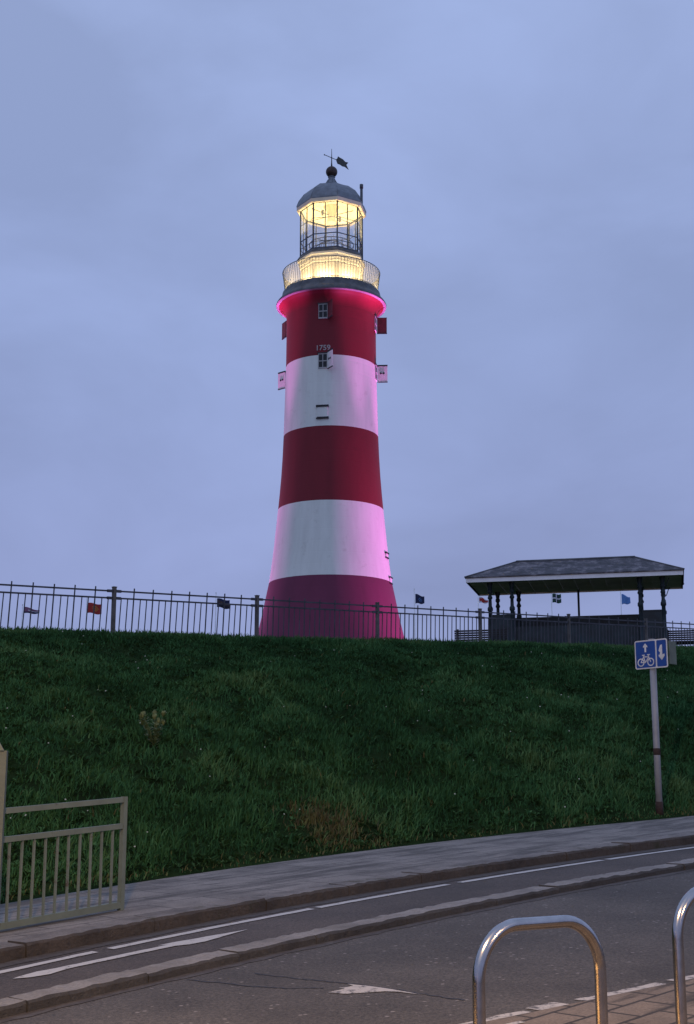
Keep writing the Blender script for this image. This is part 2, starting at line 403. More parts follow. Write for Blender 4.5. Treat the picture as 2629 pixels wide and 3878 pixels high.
pavement = ground_sheet('pavement', SS, lambda s: wK(s) + .24, lambda s: wG(s) + .25, .12, .12, M['pave'])
under = ground_sheet('ground', SS, CO(-45), lambda s: wG(s) + .5, -.12, -.12, M['soil'])
def kerb(name, w0, width, zf, zb, m, mt, stone, h):
    """a row of stones with tight joints, rough edges and slightly uneven faces"""
    mb = MB(); s = -20.0
    while s < 34:
        ln = stone * random.uniform(.8, 1.25); n = max(2, int(ln / .07)) if 2 < s < 19 else 2
        dz = random.uniform(-.006, .006); dw = random.uniform(-.008, .008); rows = []
        for i in range(n + 1):
            q = s + .004 + (ln - .008) * i / n; row = []
            for w, z in ((dw, -.1), (dw, h - .018), (dw + .018, h), (dw + width, h + (zb - zf)), (dw + width, -.1)):
                jx = random.uniform(-.0045, .0045) if z > 0 else 0
                ww = float(w0(q)) + w + jx; x, y = xy(q, ww); row.append((x, y, plane(x, y) + zf + z + dz + (jx if z > 0 else 0)))
            rows.append(row)
        vs = [p for r_ in rows for p in r_]; fs = []; mi = []
        for i in range(n):
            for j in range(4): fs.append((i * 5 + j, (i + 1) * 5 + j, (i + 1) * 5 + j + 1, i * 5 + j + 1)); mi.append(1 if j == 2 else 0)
        fs += [tuple(range(5)), tuple(n * 5 + j for j in range(5))[::-1]]; mi += [0, 0]
        o = len(mb.v); mb.v += vs
        for f, q_ in zip(fs, mi): mb.f.append([o + a for a in f]); mb.m.append(q_); mb.sm.append(False)
        s += ln
    ob = mb.build(name, [m, mt]); return tag(ob, kind='structure')
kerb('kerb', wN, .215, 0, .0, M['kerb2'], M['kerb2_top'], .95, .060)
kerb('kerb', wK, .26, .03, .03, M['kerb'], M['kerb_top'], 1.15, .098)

def marking(name, poly, off, m, parent, rough=0, cell=None):
    """paint sheet: polygon of (s, w), edges broken into short wobbly pieces"""
    pts = []
    k = len(poly)
    for i in range(k):
        (s0, w0), (s1, w1) = poly[i], poly[(i + 1) % k]; n = max(1, int(math.hypot(s1 - s0, w1 - w0) / .08))
        for j in range(n):
            t = j / n; pts.append((s0 + (s1 - s0) * t + random.uniform(-rough, rough), w0 + (w1 - w0) * t + random.uniform(-rough, rough)))
    mb = MB(); vs = []
    for s, w in pts:
        x, y = xy(s, w); vs.append((x, y, plane(x, y) + off))
    mb.add(vs, [tuple(range(len(vs)))]); return mb.build(name, m, parent)
def line_piece(s0, s1, wf, width, off, m, parent, name='lane_line', n=12, rough=.006):
    mb = MB(); vs = []; fs = []
    for i in range(n + 1):
        s = s0 + (s1 - s0) * i / n
        for t in (-.5, .5):
            x, y = xy(s, float(wf(s)) + t * width + random.uniform(-rough, rough)); vs.append((x, y, plane(x, y) + off))
    for i in range(n): fs.append((2 * i, 2 * i + 2, 2 * i + 3, 2 * i + 1))
    mb.add(vs, fs); return mb.build(name, m, parent)
wE = lambda s: float(wK(s)) - .30
for a, b in ((2.6, 6.07), (6.21, 8.44), (8.52, 10.28), (10.45, 12.67), (12.76, 15.4), (15.5, 18)):
    line_piece(a, b, wE, .085, .036, M['line'], cycle, n=20)
M['grit'] = paint_mat('gutter_grit', (.060, .048, .038), (.075, .066, .056), .44)
line_piece(0, 20, lambda s: float(wK(s)) - .085, .16, .0345, M['grit'], cycle, 'gutter_dirt', 160, .02)
line_piece(0, 20, lambda s: float(wN(s)) - .05, .10, .0035, M['grit'], road, 'gutter_dirt', 160, .02)
# double headed lane arrow on the cycle path
ax = lambda s: .107 * s + 7.50
P = lambda s, d: (s, ax(s) + d)
marking('arrow_marking', [P(5.12, .0), P(5.22, -.075), P(5.36, -.10), P(5.55, -.045), P(6.55, -.045), P(6.64, -.10), P(6.80, -.105), P(7.36, .0), P(6.62, .09), P(6.48, .085), P(6.55, .045), P(5.52, .045), P(5.36, .06)], .037, M['line'], cycle, .005)
# near edge line, broken
for a, b, wd in ((5.2, 6.30, .08), (6.36, 6.58, .15), (6.70, 7.36, .10), (7.46, 9.6, .10), (9.9, 12, .09)):
    line_piece(a, b, lambda s: float(wP(s)) + .09, wd, .004, M['line_worn'], road, rough=.012)
line_piece(3.6, 6.0, lambda s: float(wP(s)) - .16, .05, .0262, M['line_worn'], near_pavement, rough=.012)
# worn arrow across the road and the seams beside it
def pxs(u, v):
    r = ray(u, v); t = 1.6 / (.037 * r[0] + .0592 * r[1] - r[2]); return sw(r[0] * t, r[1] * t)
U8 = lambda L_: [pxs(539.6 + x * .3804, 2026.3 + y * .3804) for x, y in L_]
marking('arrow_marking', U8([(540, 598), (640, 608), (760, 600), (880, 592), (980, 598), (1100, 611), (1000, 592), (880, 574), (770, 558), (660, 548), (690, 560), (655, 567), (600, 572), (640, 578)]), .004, M['line_worn'], road, .006)
def seam(L_, wd):
    pts = U8(L_); mb = MB(); vs = []
    dense = []
    for (a, b), (c, d) in zip(pts[:-1], pts[1:]):
        for i in range(10): dense.append((a + (c - a) * i / 10, b + (d - b) * i / 10))
    for s, w in dense:
        j = random.uniform(-.012, .012); wj = wd * random.uniform(.6, 1.3)
        for t in (-.5, .5):
            x, y = xy(s + j + t * wj, w); vs.append((x, y, plane(x, y) + .003))
    mb.add(vs, [(2 * i, 2 * i + 2, 2 * i + 3, 2 * i + 1) for i in range(len(dense) - 1)])
    mb.build('tar_seam', M['tar'], road)
seam([(100, 484), (300, 508), (480, 525), (700, 548), (900, 573), (1090, 604), (1380, 648)], .015)
seam([(-300, 520), (100, 562), (300, 572), (540, 570)], .018)

# bank and hilltop
def terrain():
    S1 = np.concatenate([np.linspace(-160, -12, 20), np.linspace(-10, 45, 150), np.linspace(47, 260, 40)])
    V1 = np.concatenate([np.linspace(0, 1.15, 64), [1.3, 1.6, 2.1, 2.8, 3.6, 4.5, 5.5, 7, 9, 14, 24, 40, 60]])
    Sg, Vg = np.meshgrid(S1, V1, indexing='ij'); Wg = wG(Sg) + (wL(Sg) - wG(Sg)) * Vg
    Z = land(Sg, Wg); X, Y = xy(Sg, Wg); a, b = Sg.shape
    vs = np.stack([X, Y, Z], -1).reshape(-1, 3)
    mb = MB(); mb.add([tuple(v) for v in vs], [(i * b + j, (i + 1) * b + j, (i + 1) * b + j + 1, i * b + j + 1) for i in range(a - 1) for j in range(b - 1)], 0, True)
    return tag(mb.build('grass_bank', M['soil']), kind='structure')
terrain()

def hit(u, v):                                                 # where a line of sight meets the bank
    r = ray(u, v)
    for t in np.arange(10, 60, .03):
        x, y, z = r[0] * t, r[1] * t, r[2] * t + 1.6; s, w = sw(x, y)
        if w > wG(s) and z < land(s, w): return Vector((x, y, float(land(s, w))))
    return None

# grass blades, one mesh
def grass(n=900000):
    s = rng.uniform(3.5, 37, n); v = rng.random(n) ** 1.0
    v = np.where(rng.random(n) < .10, rng.uniform(.93, 1.12, n), v * 1.0)
    w = wG(s) + (wL(s) - wG(s)) * v + rng.normal(0, .02, n) + .03
    edge = w - wG(s)
    clump = fbm(s * 1.5, w * 1.5, 3); big = fbm(s * .5 + 9, w * .5 + 3, 3); fine = fbm(s * 5, w * 5, 2)
    keep = (rng.random(n) < np.clip(.35 + (fine - .35) * 2.6, .15, 1)) | (v > .9)
    s, w, v, clump, big, fine, edge = [q[keep] for q in (s, w, v, clump, big, fine, edge)]; n = len(s)
    z = land(s, w); x, y = xy(s, w)
    h = (.05 + .09 * np.clip((clump - .3) * 2, 0, 1) + .045 * rng.random(n)) * (1.15 - .55 * np.clip(v * 1.1, 0, 1))
    h = np.where(v > .92, .05 + .08 * rng.random(n), h)
    h = h * rng.uniform(.6, 1.35, n)
    h = np.where((x - POLE[0]) ** 2 + ((y - POLE[1] + .25) * .7) ** 2 < .12, h * .25, h); h = np.where(edge < .3, h * (.45 + edge * 1.8), h)
    tall = rng.random(n) < .006; h = np.where(tall & (v < .85), h * 1.7, h)
    wd = rng.uniform(.004, .0085, n) * (1 + .8 * np.clip(v, 0, 1))
    az = rng.uniform(0, 2 * np.pi, n); lean = np.abs(rng.normal(.95, .42, n)); la = rng.uniform(0, 2 * np.pi, n) * .85 + 3.6 + (fbm(s * .8, w * .8, 2) - .5) * 5
    bx, by = np.cos(az) * wd, np.sin(az) * wd
    tx, ty, tz = x + np.cos(la) * np.sin(lean) * h, y + np.sin(la) * np.sin(lean) * h, z + np.cos(lean) * h
    mx, my, mz = x + (tx - x) * .42, y + (ty - y) * .42, z + (tz - z) * .62
    V = np.empty((n, 5, 3))
    V[:, 0] = np.stack([x - bx, y - by, z - .03], -1); V[:, 1] = np.stack([x + bx, y + by, z - .03], -1)
    V[:, 2] = np.stack([mx + bx * .8, my + by * .8, mz], -1); V[:, 3] = np.stack([mx - bx * .8, my - by * .8, mz], -1); V[:, 4] = np.stack([tx, ty, tz], -1)
    tint = .30 + .95 * (big - .5) + .80 * (clump - .5) + .35 * (fine - .5) + rng.normal(0, .12, n) + .38 * np.clip((v - .90) * 14, 0, 1) + .06 * np.clip(.6 - v, 0, 1)
    tint = np.clip(tint, 0, .78)
    # dead tuft near the pavement and a few dry stems
    px, py = DEAD; dd = ((x - px) / .75) ** 2 + ((y - py) / .75) ** 2
    dead = (dd < 1) & (rng.random(n) < 1.05 - dd); tint = np.where(dead, rng.uniform(.82, 1, n), tint)
    dry = rng.random(n) < .006; tint = np.where(dry, rng.uniform(.80, .92, n), tint)
    ed = (edge < .16) & (rng.random(n) < .35); tint = np.where(ed, rng.uniform(.76, .95, n), tint)
    me = bpy.data.meshes.new('grass'); me.vertices.add(5 * n); me.vertices.foreach_set('co', V.reshape(-1))
    base = np.arange(n)[:, None] * 5
    loops = np.concatenate([base + np.array([[0, 1, 2, 3]]), base + np.array([[3, 2, 4]])], 1).reshape(-1)
    me.loops.add(7 * n); me.loops.foreach_set('vertex_index', loops.astype(np.int32))
    me.polygons.add(2 * n)
    st = (np.arange(n)[:, None] * 7 + np.array([[0, 4]])).reshape(-1); me.polygons.foreach_set('loop_start', st.astype(np.int32))
    a = me.attributes.new('tint', 'FLOAT', 'POINT'); a.data.foreach_set('value', np.repeat(tint, 5).astype(np.float32))
    me.materials.append(M['grass']); me.update(calc_edges=True); me.validate()
    o = bpy.data.objects.new('grass', me); COL.objects.link(o); tag(o, 'dark green uncut grass covering the steep roadside bank', 'grass', kind='stuff')
d_ = hit(755, 1885); DEAD = (d_.x, d_.y)
POLE = hit(1498, 1848)
grass()
# broad leaved weeds and tiny white flowers in the grass, uncounted
def weeds():
    mb = MB()
    for i in range(9000):
        s = random.uniform(4, 24); v = random.random() ** 1.3 * .86; w = float(wG(s) + (wL(s) - wG(s)) * v) + .08
        if (xy(s, w)[0] - POLE[0]) ** 2 + (xy(s, w)[1] - POLE[1]) ** 2 < .5: continue
        z = float(land(s, w)); x, y = xy(s, w); k = random.randint(4, 8); r_ = random.uniform(.018, .055) * (1.3 if i % 5 == 0 else 1)
        for j in range(k):
            a = random.uniform(0, 6.28); up = random.uniform(.3, 1.1); wd = r_ * .3
            d = Vector((math.cos(a), math.sin(a), up)).normalized(); sd = Vector((-math.sin(a), math.cos(a), 0))
            p = Vector((x, y, z + .01)); q = p + d * r_; t = q + d * r_ * .9 + Vector((0, 0, -.35 * r_))
            mb.add([p, q + sd * wd, t, q - sd * wd], [(0, 1, 2, 3)])
    o = mb.build('weed_leaves', mat('weed_leaf', (.040, .095, .032), .8, var=.65, scale=2.4, spec=.1)); tag(o, 'broad leaved weeds scattered through the lower bank grass', 'weeds', kind='stuff')
    mb = MB()
    for i in range(110):
        s = random.uniform(5, 28); v = random.random() ** 1.3 * .9; w = float(wG(s) + (wL(s) - wG(s)) * v) + .1
        z = float(land(s, w)); x, y = xy(s, w); h = random.uniform(.12, .26); r_ = random.uniform(.007, .013)
        c = Vector((x, y, z + h)); n_ = Vector((random.uniform(-.6, .6), -1, .8)).normalized(); a_ = n_.cross(Vector((1, 0, 0))).normalized(); b_ = n_.cross(a_)
        mb.add([c + (a_ * math.cos(t) + b_ * math.sin(t)) * r_ for t in [i_ * math.pi / 3 for i_ in range(6)]], [tuple(range(6))])
        mb.bar((x, y, z), c - n_ * .003, .003, mi=1)
    o = mb.build('small_flowers', [mat('white_petals', (.30, .32, .25), .7), M['grass']]); tag(o, 'tiny white flowers dotted over the grass bank', 'flowers', kind='stuff')
weeds()
# tall yellow-flowered weed
b_ = hit(350, 1702)
fl = thing('flowering_weed', 'tall straggly weed with pale yellow flower heads on the left of the bank', 'plant', b_)
mb = MB(); heads = []; leaves = MB(); k_ = (b_.y) / FPX
for i in range(11):
    a = random.uniform(0, 6.28); sp = random.uniform(.02, .18); hh = random.uniform(50, 84) * k_
    p = [Vector((0, 0, 0)), Vector((math.cos(a) * sp * .35, math.sin(a) * sp * .35, hh * .5)), Vector((math.cos(a) * sp, math.sin(a) * sp, hh))]
    mb.tube(p, [.006, .005, .003], 5); heads.append(p[2])
    for j in range(22):
        t = random.random() ** .7; q = p[0].lerp(p[2], t); az = random.uniform(0, 6.28); d = Vector((math.cos(az), math.sin(az), .4)); sd = Vector((-math.sin(az), math.cos(az), 0)) * .012
        leaves.add([q, q + d * .035 + sd, q + d * .08, q + d * .035 - sd], [(0, 1, 2, 3)])
mb.build('stem', mat('weed_stem', (.07, .11, .035), .7, var=.2), fl); leaves.build('leaves', mat('weed_leaf_pale', (.17, .22, .085), .7, var=.3), fl)
PY = mat('pale_yellow_petals', (.13, .155, .05), .7, var=.3, scale=20)
for h_ in heads:                                               # each head one lumpy umbel
    mb = MB(); mb.lathe([(.003, -.03), (.014, -.02), (.022, .0), (.026, .016), (.018, .03), (.003, .04)], 9, h_)
    mb.v = [tuple(h_ + (Vector(v) - h_) * random.uniform(.5, 1.5)) for v in mb.v]; mb.build('flower_head', PY, fl)

# ------------------------------------------------------------------ lighthouse
LZ = float(land(*sw(TX, TY)))
for phi, r, en, tz, sz, sf in FLOODS:                                  # magenta floodlights on the grass round the tower
    p_ = pol(phi, r, 0); o = lamp('tower_floodlight', 'SPOT', (p_[0], p_[1], float(land(*sw(p_[0], p_[1]))) + .5), en, PINK, spot_size=R(sz), spot_blend=1.0, shadow_soft_size=sf)
    aim(o, pol(phi, 2.6 if r < 5.5 else 1.0, tz))
LH = thing('lighthouse', 'tall red and white banded lighthouse with lit lantern, standing on the hilltop', 'lighthouse', (TX, TY, LZ))
LO = (TX, TY, LZ)
lz = lambda h: h + 1.6 - LZ                                   # height above the eye -> local
def LP(phi, r, h):
    a = R(phi); return Vector((r * math.sin(a), -r * math.cos(a), lz(h)))
prof = [(4.35, 5.6), (4.05, 6.5), (3.86, 7.1), (3.655, 7.82), (3.40, 8.9), (3.20, 9.9), (3.045, 10.655), (2.95, 11.3), (2.83, 12.3), (2.735, 13.3), (2.63, 14.36), (2.555, 15.2), (2.485, 16.1), (2.43, 17.1), (2.39, 18.13), (2.355, 19.5), (2.325, 20.7), (2.30, 21.78), (2.292, 23.2), (2.29, 24.38)]
hs = [p[1] for p in prof]
def band(h): return 1 if h < 10.6 else 2 if h < 14.3 else 0 if h < 18.1 else 2 if h < 21.7 else 0
cove = [(2.29, 24.38), (2.31, 24.52), (2.35, 24.66), (2.41, 24.78), (2.49, 24.90), (2.58, 24.98), (2.69, 25.04)]
mb = MB()
for i in range(len(prof) - 1): mb.lathe([(prof[i][0], lz(prof[i][1])), (prof[i + 1][0], lz(prof[i + 1][1]))], 128, mis=[band((hs[i] + hs[i + 1]) / 2)])
mb.lathe([(r_, lz(h)) for r_, h in cove], 128)
tower = mb.build('tower', [M['red'], M['plum'], M['white']], LH)
me = tower.data                                                # weld for smooth shading
import bmesh
bm = bmesh.new(); bm.from_mesh(me); bmesh.ops.remove_doubles(bm, verts=bm.verts, dist=.0005); bm.to_mesh(me); bm.free()
mb = MB()
mb.lathe([(r_, lz(h)) for r_, h in [(2.69, 25.045), (2.815, 25.05), (2.828, 25.075)]], 128, mis=[1, 1])
mb.lathe([(r_, lz(h)) for r_, h in [(2.828, 25.075), (2.842, 25.13), (2.79, 25.22), (2.69, 25.33), (2.60, 25.46), (2.545, 25.6), (2.52, 25.74), (2.47, 25.80), (1.2, 25.84)]], 128, mis=[0] * 8)
corn = mb.build('cornice', [M['lead_dark'], M['rim_pale']], LH)
# balcony railing
mb = MB(); NB = 96
def rail_r(t): return 2.385 + .055 * math.sin(t * math.pi * .5) + .075 * t * t
for i in range(NB):
    ph = 360 * i / NB + 1.1
    mb.tube([LP(ph, rail_r(t), 25.80 + 1.08 * t) for t in (0, .3, .65, 1)], .010, 5)
rl = mb.build('railing', M['iron'], LH)
mb = MB()
mb.tube([LP(360 * i / 96, rail_r(1), 26.89) for i in range(96)], .022, 8, closed=True)
mb.tube([LP(360 * i / 96, rail_r(.06), 25.88) for i in range(96)], .014, 6, closed=True)
mb.build('handrail', M['iron'], rl)
# fine mesh behind the balusters
mm = bpy.data.materials.new('mesh_infill'); mm.use_nodes = True; t_ = mm.node_tree
tr = t_.nodes.new('ShaderNodeBsdfTransparent'); mx = t_.nodes.new('ShaderNodeMixShader'); mx.inputs[0].default_value = .40
t_.nodes['Principled BSDF'].inputs['Base Color'].default_value = (.45, .38, .27, 1)
tl = t_.nodes.new('ShaderNodeBsdfTranslucent'); tl.inputs[0].default_value = (.34, .29, .20, 1); m2 = t_.nodes.new('ShaderNodeMixShader'); m2.inputs[0].default_value = .6
t_.links.new(t_.nodes['Principled BSDF'].outputs[0], m2.inputs[1]); t_.links.new(tl.outputs[0], m2.inputs[2])
t_.links.new(tr.outputs[0], mx.inputs[1]); t_.links.new(m2.outputs[0], mx.inputs[2]); t_.links.new(mx.outputs[0], t_.nodes['Material Output'].inputs[0])
mb = MB(); mb.lathe([(rail_r(t) - .014, lz(25.85 + 1.0 * t)) for t in (0, .25, .5, .75, 1)], 96); mb.build('mesh_infill', mm, rl)
# lantern base, octagonal
PH = 11.0
def octo(r, h): return [LP(PH + 45 * i, r, h) for i in range(8)]
mb = MB(); ph = R(PH)
mb.lathe([(r_, lz(h)) for r_, h in [(1.66, 25.83), (1.66, 25.95), (1.60, 25.98), (1.60, 27.02)]], 8, phase=ph, smooth=False)
# raised panel frames on each face
for i in range(8):
    for (t0, t1, h0, h1) in ((.06, .94, 26.90, 26.96), (.06, .94, 26.06, 26.12), (.06, .11, 26.12, 26.90), (.89, .94, 26.12, 26.90)):
        a = LP(PH + 45 * i, 1.60, 0); b = LP(PH + 45 * (i + 1), 1.60, 0); n_ = (a + b); n_.z = 0; n_.normalize()
        pts = [Vector((*(a.lerp(b, t)).to_2d(), lz(h))) for t, h in ((t0, h0), (t1, h0), (t1, h1), (t0, h1))]
        mb.add(pts + [p + n_ * .02 for p in pts], [(4, 5, 6, 7), (0, 1, 5, 4), (1, 2, 6, 5), (2, 3, 7, 6), (3, 0, 4, 7)])
base = mb.build('lantern_base', M['cream'], LH)
mb = MB()
mb.lathe([(r_, lz(h)) for r_, h in [(1.60, 27.02), (1.66, 27.06), (1.68, 27.16), (1.72, 27.20), (1.73, 27.36), (1.79, 27.42), (1.79, 27.52)]], 8, phase=ph, smooth=False)
mb.build('base_moulding', M['cream'], base)
mb = MB(); mb.lathe([(r_, lz(h)) for r_, h in [(1.79, 27.52), (1.80, 27.56), (1.68, 27.74), (1.60, 27.75), (.3, 27.75)]], 8, phase=ph, smooth=False); mb.build('lead_sill', M['lead_dark'], LH)
# glazing
HB, HT, RG = 27.75, 30.30, 1.63
mb = MB()
for i in range(8):
    a, b = PH + 45 * i, PH + 45 * (i + 1)
    mb.bar(LP(a, RG, HB), LP(a, RG, HT), .065, .065, up=LP(a, 1, 0).to_2d().to_3d())
    pa, pb = LP(a, RG, HB), LP(b, RG, HB); mid = (pa + pb) / 2
    mb.bar(mid, mid + Vector((0, 0, HT - HB)), .042, .042, up=(pa - pb))
    for h, w_ in ((HB + .03, .06), (HT - .03, .06), (28.55, .036), (28.15, .024), (29.42, .022)):
        mb.bar(LP(a, RG, h), LP(b, RG, h), w_, w_)
fr = mb.build('glazing_frame', M['iron'], LH)
for i in range(8):
    mb = MB(); a, b = PH + 45 * i + 1, PH + 45 * (i + 1) - 1
    mb.add([LP(a, RG - .012, HB + .05), LP(b, RG - .012, HB + .05), LP(b, RG - .012, HT - .05), LP(a, RG - .012, HT - .05)], [(0, 1, 2, 3)])
    mb.build('pane', M['glass'], fr)
# roof: ogee cupola of eight sheets
mb = MB()
mb.lathe([(r_, lz(h)) for r_, h in [(1.845, 30.43), (1.85, 30.50), (1.80, 30.64), (1.73, 30.82), (1.62, 31.00), (1.47, 31.20), (1.28, 31.39), (1.05, 31.55), (.80, 31.68), (.58, 31.76), (.43, 31.84), (.33, 31.93), (.25, 32.06), (.185, 32.18), (.165, 32.28), (.20, 32.31), (.20, 32.34), (.12, 32.36)]], 8, phase=ph, smooth=False)
for i in range(8):                                             # rolls over the joints
    mb.tube([LP(PH + 45 * i, r_, h) for r_, h in [(1.85, 30.5), (1.73, 30.82), (1.47, 31.2), (1.05, 31.55), (.58, 31.76), (.33, 31.93), (.185, 32.18)]], .02, 6)
roof = mb.build('roof', M['lead'], LH)
mb = MB(); mb.lathe([(r_, lz(h)) for r_, h in [(1.60, 30.26), (1.79, 30.23), (1.835, 30.25), (1.845, 30.43)]], 8, phase=ph, smooth=False); mb.build('eaves', M['cream'], roof)
mb = MB(); mb.lathe([(r_, lz(h)) for r_, h in [(1.615, 30.315), (1.52, 30.34), (1.2, 30.5), (.7, 30.62), (.2, 30.66), (0.01, 30.66)]], 8, phase=ph, smooth=False); mb.build('ceiling', M['ceiling'], LH)
mb = MB(); mb.lathe([(r_, lz(h)) for r_, h in [(.42, 30.62), (.28, 30.45), (.20, 30.2), (.20, 29.95), (.25, 29.78), (.25, 29.72), (.0, 29.72)]], 24); mb.build('flue', M['flue'], LH)
# lamp rods with four lamps, inner rails
mb = MB(); mb.tube([LP(-48, 1.35, 30.15), LP(132, 1.35, 30.15)], .022, 6); mb.tube([LP(60, 1.3, 30.15), LP(-120, 1.3, 30.15)], .018, 6)
hr = mb.build('hanging_rod', M['bronze'], LH)
for q in (-.62, -.10, .12, .58):
    mb = MB(); c = LP(132, q, 30.15)
    mb.lathe([(.01, .17), (.06, .14), (.075, .03), (.075, -.08), (.05, -.16), (.01, -.17)], 12, c); mb.build('hanging_lamp', M['bronze'], hr)
mb = MB()
for r_, h in ((1.15, 28.5), (1.15, 28.15), (.62, 28.5)):
    mb.tube([LP(15 * i, r_, h) for i in range(24)], .02, 6, closed=True)
for i in range(12):
    mb.tube([LP(30 * i, 1.15, 27.76), LP(30 * i, 1.15, 28.5)], .016, 5); mb.tube([LP(30 * i, 1.15, 28.15), LP(30 * i + 30, .62, 28.5)], .014, 5)
for i in range(6): mb.tube([LP(60 * i + 15, .62, 27.76), LP(60 * i + 15, .5, 28.9)], .015, 5)
mb.build('lantern_gallery', M['iron'], LH)
# finial ball, weather vane
mb = MB(); c = LP(0, 0, 32.63)
mb.lathe([(.305 * math.sin(math.pi * i / 16) + .002, -.305 * math.cos(math.pi * i / 16)) for i in range(17)], 32, c); ball = mb.build('finial_ball', M['bronze'], LH)
mb = MB(); mb.tube([LP(0, 0, 32.9), LP(0, 0, 33.15), LP(0, 0, 33.45), LP(0, 0, 33.95)], [.05, .03, .022, .012], 8)
mb.lathe([(.01, -.05), (.045, 0), (.01, .05)], 10, LP(0, 0, 33.44))
vn = mb.build('weather_vane', M['vane'], LH)
vd = Vector((math.sin(R(133)), -math.cos(R(133)), 0)); C0 = LP(0, 0, 33.44)
mb = MB(); mb.tube([C0 - vd * .52, C0 + vd * .5], .018, 6); mb.lathe([(.002, -.06), (.035, 0), (.002, .05)], 8, C0 - vd * .52); mb.build('arrow_rod', M['vane'], vn)
flag_poly = [(.34, -.06), (.42, -.20), (.60, -.19), (.78, -.23), (.95, -.20), (1.22, -.27), (1.06, -.05), (1.20, .13), (.98, .10), (.80, .19), (.58, .21), (.46, .24), (.40, .10), (.34, .04)]
side_ = Vector((-vd.y, vd.x, 0))
mb = MB(); mb.prism(flag_poly, .02, lambda x, y, d: C0 + vd * x + Vector((0, 0, y)) + side_ * (d - .01)); mb.build('banner', M['vane'], vn)
# chimney pipe on the far right corner
mb = MB(); mb.tube([LP(112, 1.70, 25.85), LP(112, 1.70, 29), LP(112, 1.70, 32.0)], [.085, .078, .072], 12); mb.tube([LP(112, 1.70, 32.0), LP(112, 1.70, 32.22)], .095, 12)
mb.tube([LP(112, 1.70, 31.55), LP(112, 1.1, 31.52)], .01, 5); mb.build('chimney_pipe', M['lead_dark'], LH)
# lights of the lantern
for i in range(8):
    phm = PH + 45 * i + 22.5
    mb = MB(); c = LP(phm, 1.86, 25.92)
    rt = Matrix.Rotation(R(phm), 3, 'Z')
    mb.box(c, (.36, .14, .10), rt); fx = mb.build('floodlight', M['black'], LH)
    mb = MB(); mb.box(c + Vector((0, 0, .055)), (.30, .10, .012), rt); mb.build('lens', M['lens'], fx)
    o = lamp('floodlight_beam', 'POINT', Vector(LO) + c + Vector((0, 0, .12)), 100, (1, .84, .54), shadow_soft_size=.06)
for i in range(4):
    o = lamp('lantern_lamp', 'AREA', Vector(LO) + LP(PH + 90 * i, .95, 28.9), 44, (1, .80, .44), shape='DISK', size=.4); aim(o, Vector(LO) + LP(PH + 90 * i, 1.15, 40))

# windows, shutters
def on_wall(phi, h):
    r_ = np.interp(h, [p[1] for p in prof], [p[0] for p in prof]); return float(r_)
def win_frame(phi, h):
    """axes on the tower: origin, right (as one faces the wall), outward"""
    r_ = on_wall(phi, h); a = R(phi); outw = Vector((math.sin(a), -math.cos(a), 0)); right = Vector((math.cos(a), math.sin(a), 0))
    return LP(phi, r_, h), right, outw
UP = Vector((0, 0, 1))
def obox(mb, o, rx, ou, x0, x1, z0, z1, d0, d1, mi=0):
    vs = [o + rx * x + UP * z + ou * d for x in (x0, x1) for d in (d0, d1) for z in (z0, z1)]
    mb.add(vs, [(0, 1, 3, 2), (4, 6, 7, 5), (0, 4, 5, 1), (2, 3, 7, 6), (0, 2, 6, 4), (1, 5, 7, 3)], mi)
def window(phi, h, white, ang, w_=.46, hh=.78):
    o, rx, ou = win_frame(phi, h); x = w_ / 2; z = hh / 2
    mb = MB()
    for (x0, x1, z0, z1) in ((-x, -x + .03, -z, z), (x - .03, x, -z, z), (-x + .03, x - .03, z - .045, z), (-x + .03, x - .03, -z, -z + .07), (-.016, .016, -z + .07, z - .045), (-x + .03, -.016, -.022, .022), (.016, x - .03, -.022, .022)):
        obox(mb, o, rx, ou, x0, x1, z0, z1, -.10, .035)
    wf = mb.build('window', M['frame_w'], LH)
    mb = MB(); obox(mb, o, rx, ou, -x + .03, x - .03, -z + .03, z - .03, -.09, .012); mb.build('pane', M['pane_dark'], wf)
    mb = MB(); obox(mb, o, rx, ou, -x - .05, x + .05, z, z + .05, -.1, .055); mb.build('lintel', M['black'], wf)
    # shutter hinged on the right hand jamb
    hg = o + rx * (x + .02) + ou * .05; d = -rx * math.cos(R(ang)) + ou * math.sin(R(ang)); nn = d.cross(UP).normalized()
    mb = MB(); sm = M['shutter_w'] if white else M['shutter_r']
    def sbox(mb, a0, a1, z0, z1, t0, t1):
        vs = [hg + d * a + UP * zz + nn * t for a in (a0, a1) for t in (t0, t1) for zz in (z0, z1)]
        mb.add(vs, [(0, 1, 3, 2), (4, 6, 7, 5), (0, 4, 5, 1), (2, 3, 7, 6), (0, 2, 6, 4), (1, 5, 7, 3)])
    sbox(mb, 0, .50, -z - .02, z + .02, -.02, .02); sh = mb.build('shutter', sm, LH)
    mb = MB()
    sbox(mb, -.005, .51, z + .02, z + (.10 if white else .04), -.025, .025); mb.build('edge_strip', M['black'], sh)
    mb = MB(); sbox(mb, -.005, .51, -z - .055, -z - .02, -.025, .025); mb.build('edge_strip', M['black'], sh)
    if white:
        mb = MB()
        for sd in (-1, 1):
            for a0, a1, zz in ((.12, .20, .05), (.28, .36, .05), (.20, .28, .0)):
                hz = .045 if zz else .016
                sbox(mb, a0, a1, .04 - hz, .04 + hz, *sorted((sd * .021, sd * .034)))
        mb.build('latch', M['black'], sh)
window(-9.5, 24.05, False, 125); window(-9.5, 21.45, True, 128)
window(80.5, 24.05, False, 98); window(80.5, 21.45, True, 96)
window(-104, 24.05, False, 40); window(-104, 21.3, True, 62)
